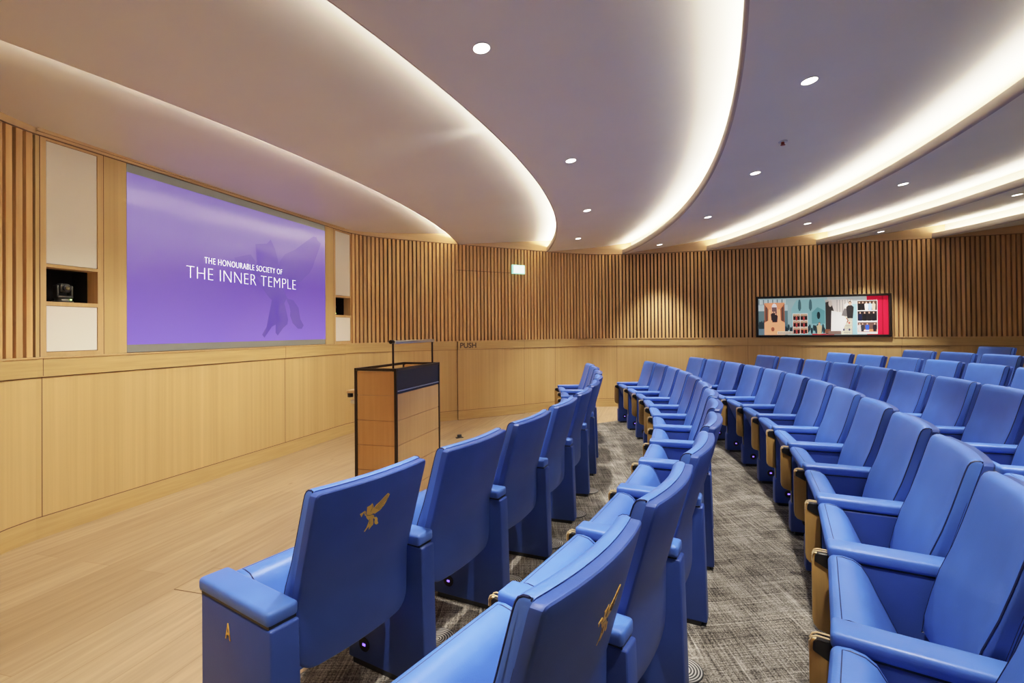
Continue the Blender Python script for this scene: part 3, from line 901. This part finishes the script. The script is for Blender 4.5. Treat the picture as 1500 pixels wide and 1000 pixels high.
# ------------------------------------------------------------------ floor fittings
bm = bmesh.new(); add_cyl(bm, (0, 0, .002), .082, .004, 40)
GRILLE = mesh_of('swirl_grille', bm, M_RINGS)
bm = bmesh.new(); add_tube(bm, [(.083*math.cos(a), .083*math.sin(a), .002) for a in (2*PI*i/36 for i in range(36))], .0035, 6, closed=True)
GRIM = mesh_of('rim', bm, plain('dark_rim', (.03, .03, .03), .5))
VENTS = [(-.41, 2.30, 'round ringed floor vent in the carpet behind the second front row chair'), (-.09, 2.81, 'round ringed floor vent in the carpet behind the third front row chair'),
         (.18, 3.32, 'round ringed floor vent in the carpet behind the fourth front row chair'), (.40, 3.85, 'round ringed floor vent in the carpet behind the fifth front row chair'),
         (.58, 4.40, 'round ringed floor vent in the carpet behind the sixth front row chair'), (.66, 2.08, 'round ringed floor vent behind the second row beside the carpeted aisle')]
for x, y, lab in VENTS:
    e = empty('floor_vent', (x, y, floor_h(x, y)+.007)); tag(e, lab, 'floor vent', 'round floor vents')
    obj('swirl_grille', GRILLE, e); obj('rim', GRIM, e)
# floor box lid in the boards, and a small black socket
e = empty('floor_box', W(-.55, 1.55, 0), ROT); e.location = (-1.87, 2.9, 0)
tag(e, 'flush timber floor box lid with thin dark outline by the front row', 'floor box')
bm = bmesh.new(); add_box(bm, -.15, .15, -.13, .13, -.01, .0015); obj('seam', mesh_of('seam', bm, M_LINE), e)
bm = bmesh.new(); add_box(bm, -.147, .147, -.127, .127, -.01, .002); obj('lid', mesh_of('lid', bm, M_FLOOR), e)
e.location = (-1.80, 2.87, 0)
e = empty('floor_socket', (-.864, 6.67, 0), .4); tag(e, 'small black socket block on the boards between lectern and door', 'socket')
bm = bmesh.new(); add_box(bm, -.05, .05, -.03, .03, 0, .012, bev=.004); obj('base', mesh_of('base', bm, M_BLACK), e)
bm = bmesh.new(); prism_x(bm, [(-.022, .011), (.022, .011), (.014, .045), (-.008, .045)], -.03, .03, .004, 2); obj('socket_body', mesh_of('socket_body', bm, M_BLACK), e)

# ------------------------------------------------------------------ lectern
lec = empty('lectern', (-1.08, 4.345, 0), ROT)
tag(lec, 'tall oak lectern with dark bronze edges and black upper panel on the stage', 'lectern')
LX, LY, LH = .180, .398, 1.15
bm = bmesh.new(); e_ = .011
for sx in (-1, 1):
    for sy in (-1, 1):
        add_box(bm, sx*LX-e_, sx*LX+e_, sy*LY-e_, sy*LY+e_, 0, LH, bev=.002, seg=1)
for sx in (-1, 1): add_box(bm, sx*LX-e_, sx*LX+e_, -LY+e_, LY-e_, LH-.022, LH, bev=.002, seg=1)
for sy in (-1, 1): add_box(bm, -LX+e_, LX-e_, sy*LY-e_, sy*LY+e_, LH-.022, LH, bev=.002, seg=1)
for sx in (-1, 1): add_box(bm, sx*LX-e_, sx*LX+e_, -LY+e_, LY-e_, 0, .02)
for sy in (-1, 1): add_box(bm, -LX+e_, LX-e_, sy*LY-e_, sy*LY+e_, 0, .02)
obj('frame', mesh_of('frame', bm, M_DARKMETAL), lec)
def boards(bm, along, zs):
    for a, b in zip(zs, zs[1:]): along(a+.002, b-.002)
for sy in (-1, 1):
    bm = bmesh.new(); yo = sy*(LY+.001)
    boards(bm, lambda a, b: add_box(bm, -LX+.012, LX-.012, min(yo, yo-sy*.016), max(yo, yo-sy*.016), a, b), [.02, .13, .33, .53, .73, .933, LH-.024])
    obj('side_panel', mesh_of('side_panel', bm, M_LECT), lec)
bm = bmesh.new(); boards(bm, lambda a, b: add_box(bm, LX-.012, LX+.004, -LY+.012, LY-.012, a, b), [.02, .13, .33, .53, .73, .945])
obj('front_panel', mesh_of('front_panel', bm, wood('lectern_front', (.60, .39, .20), (.50, .31, .15), (22, 22, 1.0), .4)), lec)
bm = bmesh.new(); add_box(bm, LX-.014, LX+.006, -LY+.012, LY-.012, .972, LH-.02); o = obj('upper_panel', mesh_of('upper_panel', bm, M_BLACKPANEL), lec); o['label'] = 'black upper panel'
bm = bmesh.new(); add_box(bm, LX-.008, LX+.009, -LY+.012, LY-.012, .962, .970); o = obj('metal_strip', mesh_of('metal_strip', bm, M_SILVER), lec)
bm = bmesh.new(); add_box(bm, LX-.012, LX+.005, -LY+.012, LY-.012, .945, .962); obj('black_band', mesh_of('black_band', bm, M_BLACKPANEL), lec)  # black band below the metal strip
bm = bmesh.new(); add_box(bm, -LX+.012, LX-.014, -LY+.014, LY-.014, LH-.10, LH-.08); obj('reading_top', mesh_of('reading_top', bm, M_LECT), lec)
bm = bmesh.new(); add_box(bm, -LX+.0, -LX+.016, -LY+.012, LY-.012, .02, .85); obj('back_panel', mesh_of('back_panel', bm, M_LECT), lec)
# reading light on two posts
bm = bmesh.new()
for y in (-.375, .345): add_cyl(bm, (.145, y, LH+.085), .008, .24, 12)
add_cyl(bm, (.145, -.395, LH+.212), .016, .035, 16, axis='Y')
o = obj('reading_light', mesh_of('reading_light', bm, M_DARKMETAL), lec)
bm = bmesh.new(); add_box(bm, .122, .168, -.375, .352, LH+.195, LH+.222, bev=.006); obj('light_bar', mesh_of('light_bar', bm, M_SILVER), o)
# fold-out shelf and fittings on the speaker's side
bm = bmesh.new(); add_box(bm, -.34, -LX-.0, -.30, .1, .93, .955, bev=.003); add_box(bm, -.235, -LX, -.30, -.27, .80, .93)
o = obj('fold_out_shelf', mesh_of('fold_out_shelf', bm, M_FRAME), lec)
bm = bmesh.new(); add_cyl(bm, (-.315, -.28, .912), .024, .035, 16, bev=.005); obj('shelf_knob', mesh_of('shelf_knob', bm, M_BLACK), o)
bm = bmesh.new(); add_box(bm, -.30, -.21, -.29, -.25, .84, .868, bev=.004); add_cyl(bm, (-.30, -.27, .854), .016, .02, 12, axis='X'); obj('shelf_stay', mesh_of('shelf_stay', bm, M_SILVER), o)

# ------------------------------------------------------------------ concealed door with lettering, exit sign
P1 = Vector((-1.06, 8.02, 0)); D1 = Vector((.8748, .4845, 0)); N1 = Vector((D1.y, -D1.x, 0))
DM = Matrix(((N1.x, D1.x, 0, P1.x), (N1.y, D1.y, 0, P1.y), (0, 0, 1, 0), (0, 0, 0, 1)))
DROT = math.atan2(D1.y, D1.x)-PI/2
door = empty('door_1', P1, DROT); door['kind'] = 'structure'
DW = 1.238
bm = bmesh.new()
add_box(bm, 0.004, .016, 0, DW, Z_BASE+.003, Z_PAN-.002); obj('door_panel', mesh_of('door_panel', bm, M_OAK), door)
bm = bmesh.new(); add_box(bm, .004, .020, 0, DW, .004, Z_BASE-.003); obj('kick_board', mesh_of('kick_board', bm, M_RAIL), door)
bm = bmesh.new(); add_box(bm, .004, .030, 0, DW, Z_PAN+.004, Z_RAIL-.011); obj('door_rail', mesh_of('door_rail', bm, M_RAIL), door)
bm = bmesh.new()
for y in (-.003, DW): add_box(bm, .0, .0302, y, y+.003, Z_PAN, Z_RAIL-.01); add_box(bm, .0, .0165, y, y+.003, 0, Z_PAN)
add_box(bm, .0, .006, 0, .98, 2.441, 2.449); add_box(bm, 0, .0165, 0, DW, Z_BASE-.003, Z_BASE+.003); add_box(bm, 0, .017, 0, DW, 0, .004)
obj('door_seam', mesh_of('door_seam', bm, plain('seam', (.12, .07, .035), .8)), door)
wall_text('lettering', 'PUSH', .118, .18, 1.172, door, plain('brown_lettering', (.05, .03, .03), .6), .285, .0305, thin=.0022)
ex = empty('exit_sign', P1 + D1*1.139 + Vector((0, 0, 2.512)), DROT)
tag(ex, 'small glowing green and white exit sign on the slatted wall above the door', 'sign')
bm = bmesh.new(); add_box(bm, -.01, .03, -.125, .125, -.078, .078, bev=.005)
obj('sign_body', mesh_of('sign_body', bm, plain('sign_green', (.3, .7, .55), .4, emit=(.42, .9, .72), estr=.9)), ex)
bm = bmesh.new(); add_box(bm, .029, .033, -.098, .106, -.062, .062)
obj('light_face', mesh_of('light_face', bm, plain('sign_white', (.9, 1, .95), .4, emit=(.88, 1, .95), estr=1.5)), ex)
M_SG = plain('pictogram_green', (.25, .75, .55), .4, emit=(.55, .95, .8), estr=1.0)
bm = bmesh.new(); X = .034
add_poly(bm, [(X, .012+.013*math.cos(a), .042+.013*math.sin(a)) for a in (2*PI*i/14 for i in range(14))])
add_poly(bm, [(X, -.006, .028), (X, .02, .026), (X, .012, -.008), (X, -.014, -.006)])
add_poly(bm, [(X, .012, -.008), (X, -.002, -.008), (X, .018, -.05), (X, .032, -.05)]); add_poly(bm, [(X, -.014, -.006), (X, -.002, -.006), (X, -.03, -.036), (X, -.042, -.03)])
add_poly(bm, [(X, .02, .026), (X, .016, .014), (X, .046, .004), (X, .05, .012)])
add_poly(bm, [(X, -.09, 0), (X, -.062, .022), (X, -.062, .008), (X, -.045, .008), (X, -.045, -.008), (X, -.062, -.008), (X, -.062, -.022)])
obj('running_figure', mesh_of('running_figure', bm, M_SG), ex)

# ------------------------------------------------------------------ picture display on the far wall
T0 = Vector((4.074, 8.738, 0)); TD = Vector((2.048, -.665, 0)).normalized(); TN = Vector((TD.y, -TD.x, 0))
TV_W, TV_Z0, TV_Z1 = 2.02, 1.29, 2.002
tv = empty('picture_display', T0 + TD*(.078+TV_W/2) + TN*.012 + Vector((0, 0, (TV_Z0+TV_Z1)/2)), math.atan2(TD.y, TD.x)-PI/2)
tag(tv, 'long black framed panel of collaged photographs on the far slatted wall', 'picture')
hw, hh = TV_W/2, (TV_Z1-TV_Z0)/2
bm = bmesh.new(); fr = .036
add_box(bm, -.05, .045, -hw, hw, hh-fr, hh, bev=.003); add_box(bm, -.05, .045, -hw, hw, -hh, -hh+fr, bev=.003)
add_box(bm, -.05, .045, -hw, -hw+fr, -hh+fr, hh-fr); add_box(bm, -.05, .045, hw-fr, hw, -hh+fr, hh-fr); add_box(bm, -.05, -.02, -hw, hw, -hh, hh)
obj('frame', mesh_of('frame', bm, plain('black_frame', (.018, .013, .011), .35)), tv)
PW, PH = hw-fr, hh-fr
_pc = {}
def pmat(c):
    c = tuple(round(x, 3) for x in c)
    if c not in _pc: _pc[c] = plain('print_%d' % len(_pc), c, .4, emit=c, estr=.55)  # print colours also emit light, so the collage glows by itself
    return _pc[c]
def sl(r, g, b): return tuple(((x/255)/12.92 if x/255 <= .04045 else ((x/255+.055)/1.055)**2.4) for x in (r, g, b))
class Print:
    def __init__(s): s.bm = bmesh.new(); s.mats = []; s.x = .002
    def mi(s, c):
        m = pmat(c)
        if m not in s.mats: s.mats.append(m)
        return s.mats.index(m)
    def P(s, u, v): return (s.x, -PW+2*PW*u, PH-2*PH*v)
    def rect(s, u0, v0, u1, v1, c): add_poly(s.bm, [s.P(u0, v0), s.P(u1, v0), s.P(u1, v1), s.P(u0, v1)], s.mi(c)); s.x += .00004
    def poly(s, pts, c): add_poly(s.bm, [s.P(*p) for p in pts], s.mi(c)); s.x += .00004
    def ell(s, u, v, a, b, c, n=12): add_poly(s.bm, [s.P(u+a*math.cos(2*PI*i/n), v+b*math.sin(2*PI*i/n)) for i in range(n)], s.mi(c)); s.x += .00004
    def person(s, u, v, h, coat, skin=sl(214, 170, 145), hair=sl(70, 55, 45)):
        a = h*.042
        s.poly([(u-a*1.1, v+h), (u-a*1.5, v+h*.34), (u-a*.7, v+h*.24), (u+a*.7, v+h*.24), (u+a*1.5, v+h*.34), (u+a*1.1, v+h)], coat)
        s.ell(u, v+h*.11, a*.62, h*.12, hair); s.ell(u, v+h*.14, a*.5, h*.095, skin)
    def done(s, name, parent): return obj(name, mesh_of(name, s.bm, s.mats, recalc=False), parent)
bg = Print()
bg.rect(0, 0, 1, 1, sl(150, 178, 182))
for i in range(18): bg.rect(.004+i*.0125, .03, .012+i*.0125, .16, sl(196, 205, 205) if i % 3 else sl(120, 135, 140))
bg.rect(0, .18, .24, .34, sl(176, 196, 200)); bg.rect(.0, .34, .24, 1, sl(92, 122, 130))
bg.poly([(.27, 1), (.27, .28), (.31, .06), (.52, .03), (.55, .22), (.55, 1)], sl(130, 176, 182))
for u in (.335, .42): bg.ell(u, .2, .012, .16, sl(64, 100, 108)); bg.rect(u-.012, .2, u+.012, .3, sl(64, 100, 108))
bg.poly([(.43, .4), (.475, .26), (.53, .36), (.53, .7), (.43, .7)], sl(96, 150, 158)); bg.ell(.482, .48, .013, .1, sl(30, 48, 54))
bg.rect(.55, 0, .86, .3, sl(182, 190, 190)); bg.rect(.74, .2, .8, 1, sl(140, 178, 188))
for i in range(26): bg.ell(.225+.012*i+.004*math.sin(i*5), .84+.05*math.sin(i*2.3), .0085, .085, sl(26, 44, 52) if i % 2 else sl(44, 66, 74))
for i in range(7): bg.ell(.012+.009*i, .74+.06*math.sin(i*3), .008, .12, sl(40, 58, 66))
bg.rect(0, .83, .05, 1, sl(104, 128, 142)); bg.rect(.43, .97, .6, 1, sl(196, 50, 66))
bg.person(.487, .66, .32, sl(196, 176, 140))
bg.rect(.845, 0, 1, 1, sl(196, 26, 58)); bg.rect(.955, 0, .965, 1, sl(160, 16, 44))
bg.done('backdrop_print', tv)
def photo(name, fn): 
    p = Print(); p.x = .010; fn(p); p.done(name, tv)
def hall(p):
    p.rect(.05, .12, .215, .995, sl(246, 178, 132)); p.rect(.05, .12, .215, .3, sl(226, 150, 110)); p.ell(.132, .27, .022, .13, sl(244, 240, 244))
    p.rect(.112, .24, .152, .42, sl(110, 84, 86)); p.poly([(.05, .14), (.085, .3), (.082, .6), (.05, .66)], sl(150, 92, 70)); p.poly([(.215, .14), (.18, .3), (.183, .6), (.215, .66)], sl(150, 92, 70))
    for i in range(4): p.person(.119+.008*i, .34+.05*(i % 2), .26, sl(48, 40, 46))
    p.rect(.06, .24, .074, .62, sl(92, 70, 62)); p.rect(.192, .24, .206, .62, sl(92, 70, 62)); p.ell(.118, .84, .014, .06, sl(150, 90, 66))
    p.rect(.155, .9, .335, .985, sl(232, 222, 206))
    for i in range(14): p.rect(.16+.0122*i, .915, .168+.0122*i, .945, sl(150, 140, 130)); p.rect(.16+.0122*i, .955, .17+.0122*i, .975, sl(150, 140, 130))
photo('hall_print', hall)
def grid6(p):
    p.rect(.278, .42, .397, .97, sl(232, 228, 224))
    cols = [sl(96, 64, 52), sl(54, 46, 50), sl(150, 62, 48), sl(80, 52, 46), sl(172, 92, 78), sl(206, 110, 60)]
    for i in range(6):
        u, v = .282+.058*(i % 2), .435+.18*(i//2); p.rect(u, v, u+.054, v+.165, cols[i]); p.rect(u, v, u+.054, v+.05, sl(196, 168, 140))
        for j in range(3): p.person(u+.012+.015*j, v+.035+.01*(j % 2), .13, sl(28, 24, 30) if j != 1 else sl(170, 60, 60))
photo('small_prints', grid6)
def mono(p):
    p.rect(.535, .07, .738, .985, sl(176, 170, 166)); p.rect(.56, .07, .738, .42, sl(206, 198, 192))
    for i in range(6): p.rect(.62+.02*i, .08, .628+.02*i, .4, sl(168, 160, 156))
    p.poly([(.535, .14), (.575, .1), (.60, .38), (.57, .98), (.535, .98)], sl(52, 46, 46)); p.ell(.572, .17, .014, .09, sl(196, 184, 176))
    p.poly([(.575, .98), (.58, .36), (.655, .42), (.70, .62), (.66, .9)], sl(232, 228, 224)); p.ell(.70, .25, .022, .09, sl(226, 220, 214)); p.poly([(.655, .5), (.675, .32), (.705, .3), (.705, .52)], sl(112, 106, 106))
    p.person(.72, .12, .45, sl(44, 40, 42)); p.rect(.53, .85, .57, .96, sl(120, 78, 60)); p.rect(.555, .9, .65, .99, sl(120, 100, 92))
photo('ceremony_print', mono)
def card(p):
    p.rect(.655, .52, .732, .99, sl(226, 220, 190)); p.poly([(.68, .62), (.694, .55), (.708, .62), (.702, .68), (.686, .68)], sl(150, 84, 60)); p.ell(.675, .69, .007, .03, sl(80, 100, 170)); p.ell(.713, .69, .007, .03, sl(190, 90, 80))
    for v in (.75, .78, .82, .93): p.rect(.67, v, .72, v+.012, sl(150, 146, 130))
    p.ell(.672, .87, .007, .03, sl(60, 60, 90)); p.ell(.714, .87, .007, .03, sl(60, 60, 90))
photo('crest_card', card)
def strip3(p):
    p.rect(.772, .105, .922, .985, sl(216, 212, 210))
    for v, c in ((.12, sl(70, 52, 44)), (.39, sl(40, 32, 32)), (.68, sl(96, 72, 66))): p.rect(.776, v, .918, v+.245, c)
    for i, (c) in enumerate((sl(20, 18, 22), sl(24, 20, 24), sl(230, 222, 216), sl(150, 180, 214), sl(190, 170, 150))): p.person(.79+.026*i, .135, .23, c)
    for i, (c) in enumerate((sl(24, 30, 60), sl(20, 20, 24), sl(28, 26, 28), sl(24, 24, 30))): p.person(.795+.033*i, .40, .24, c)
    p.rect(.776, .86, .918, .925, sl(206, 130, 90))
    for u, c in ((.79, sl(196, 190, 190)), (.812, sl(50, 50, 60)), (.846, sl(48, 84, 200)), (.9, sl(34, 30, 40))): p.person(u, .69, .23, c)
    p.rect(.82, .88, .86, .91, sl(240, 236, 230))
photo('portrait_prints', strip3)

# ------------------------------------------------------------------ pan-tilt cameras in the niches
def ptz(s, label):
    c = empty('conference_camera', W(s, -.13, 1.684), ROT); tag(c, label, 'camera', 'cameras in the wall niches')
    gm = plain('camera_grey', (.028, .027, .026), .4)
    bm = bmesh.new(); add_cyl(bm, (0, 0, .008), .062, .016, 28, bev=.004); add_cyl(bm, (0, 0, .024), .048, .018, 28, r2=.044); obj('base', mesh_of('base', bm, gm), c)
    bm = bmesh.new(); add_box(bm, .040, .047, -.036, .012, .018, .028, bev=.002); obj('badge', mesh_of('badge', bm, plain('grey_badge', (.32, .30, .28), .4)), c)
    bm = bmesh.new(); add_box(bm, .044, .049, .018, .032, .022, .030, bev=.002); obj('status_light', mesh_of('status_light', bm, plain('green_led', (.4, .8, .2), .4, emit=(.6, 1, .25), estr=3)), c)
    bm = bmesh.new()
    add_box(bm, -.034, .034, -.052, .052, .034, .058, bev=.01, seg=3)
    for sy in (-1, 1): prism = add_box(bm, -.026, .028, min(sy*.040, sy*.054), max(sy*.040, sy*.054), .045, .135, bev=.006, seg=2)
    obj('yoke', mesh_of('yoke', bm, gm), c)
    bm = bmesh.new(); add_box(bm, -.036, .040, -.038, .038, .078, .150, bev=.024, seg=4); h = obj('head', mesh_of('head', bm, gm), c)
    bm = bmesh.new(); add_cyl(bm, (.046, 0, .113), .027, .014, 28, axis='X', bev=.003); obj('lens_ring', mesh_of('lens_ring', bm, M_BLACK), h)
    bm = bmesh.new(); bmesh.ops.create_uvsphere(bm, u_segments=20, v_segments=10, radius=.018, matrix=Matrix.Translation((.046, 0, .113))); obj('lens', mesh_of('lens', bm, plain('lens_glass', (.12, .11, .06), .08, spec=1.)), h)
ptz(-.035, 'black pan tilt camera with green light in the niche left of the screen')
ptz(3.20, 'black pan tilt camera in the niche right of the screen')

# ------------------------------------------------------------------ world and view
wd = bpy.data.worlds.new('world'); scn.world = wd; wd.use_nodes = True
wd.node_tree.nodes['Background'].inputs[0].default_value = (.5, .52, .6, 1); wd.node_tree.nodes['Background'].inputs[1].default_value = .05
scn.view_settings.view_transform = 'Standard'; scn.view_settings.look = 'None'
scn.view_settings.exposure = 0; scn.view_settings.gamma = 1
# tone curve of a bracketed interior photograph: mid tones lifted, lamp glow rolled off
scn.view_settings.use_curve_mapping = True
cm = scn.view_settings.curve_mapping
WL = 4.0
cm.white_level = (WL, WL, WL); cm.extend = 'HORIZONTAL'
cv = cm.curves[3]
for x, y in ((.02, .020), (.06, .066), (.12, .142), (.25, .305), (.5, .54), (.9, .77), (1.6, .91), (2.6, .98)):
    cv.points.new(x/WL, y)
cm.update()
scn.cycles.max_bounces = 10; scn.cycles.diffuse_bounces = 6; scn.cycles.use_denoising = True
scn.cycles.sample_clamp_indirect = 8
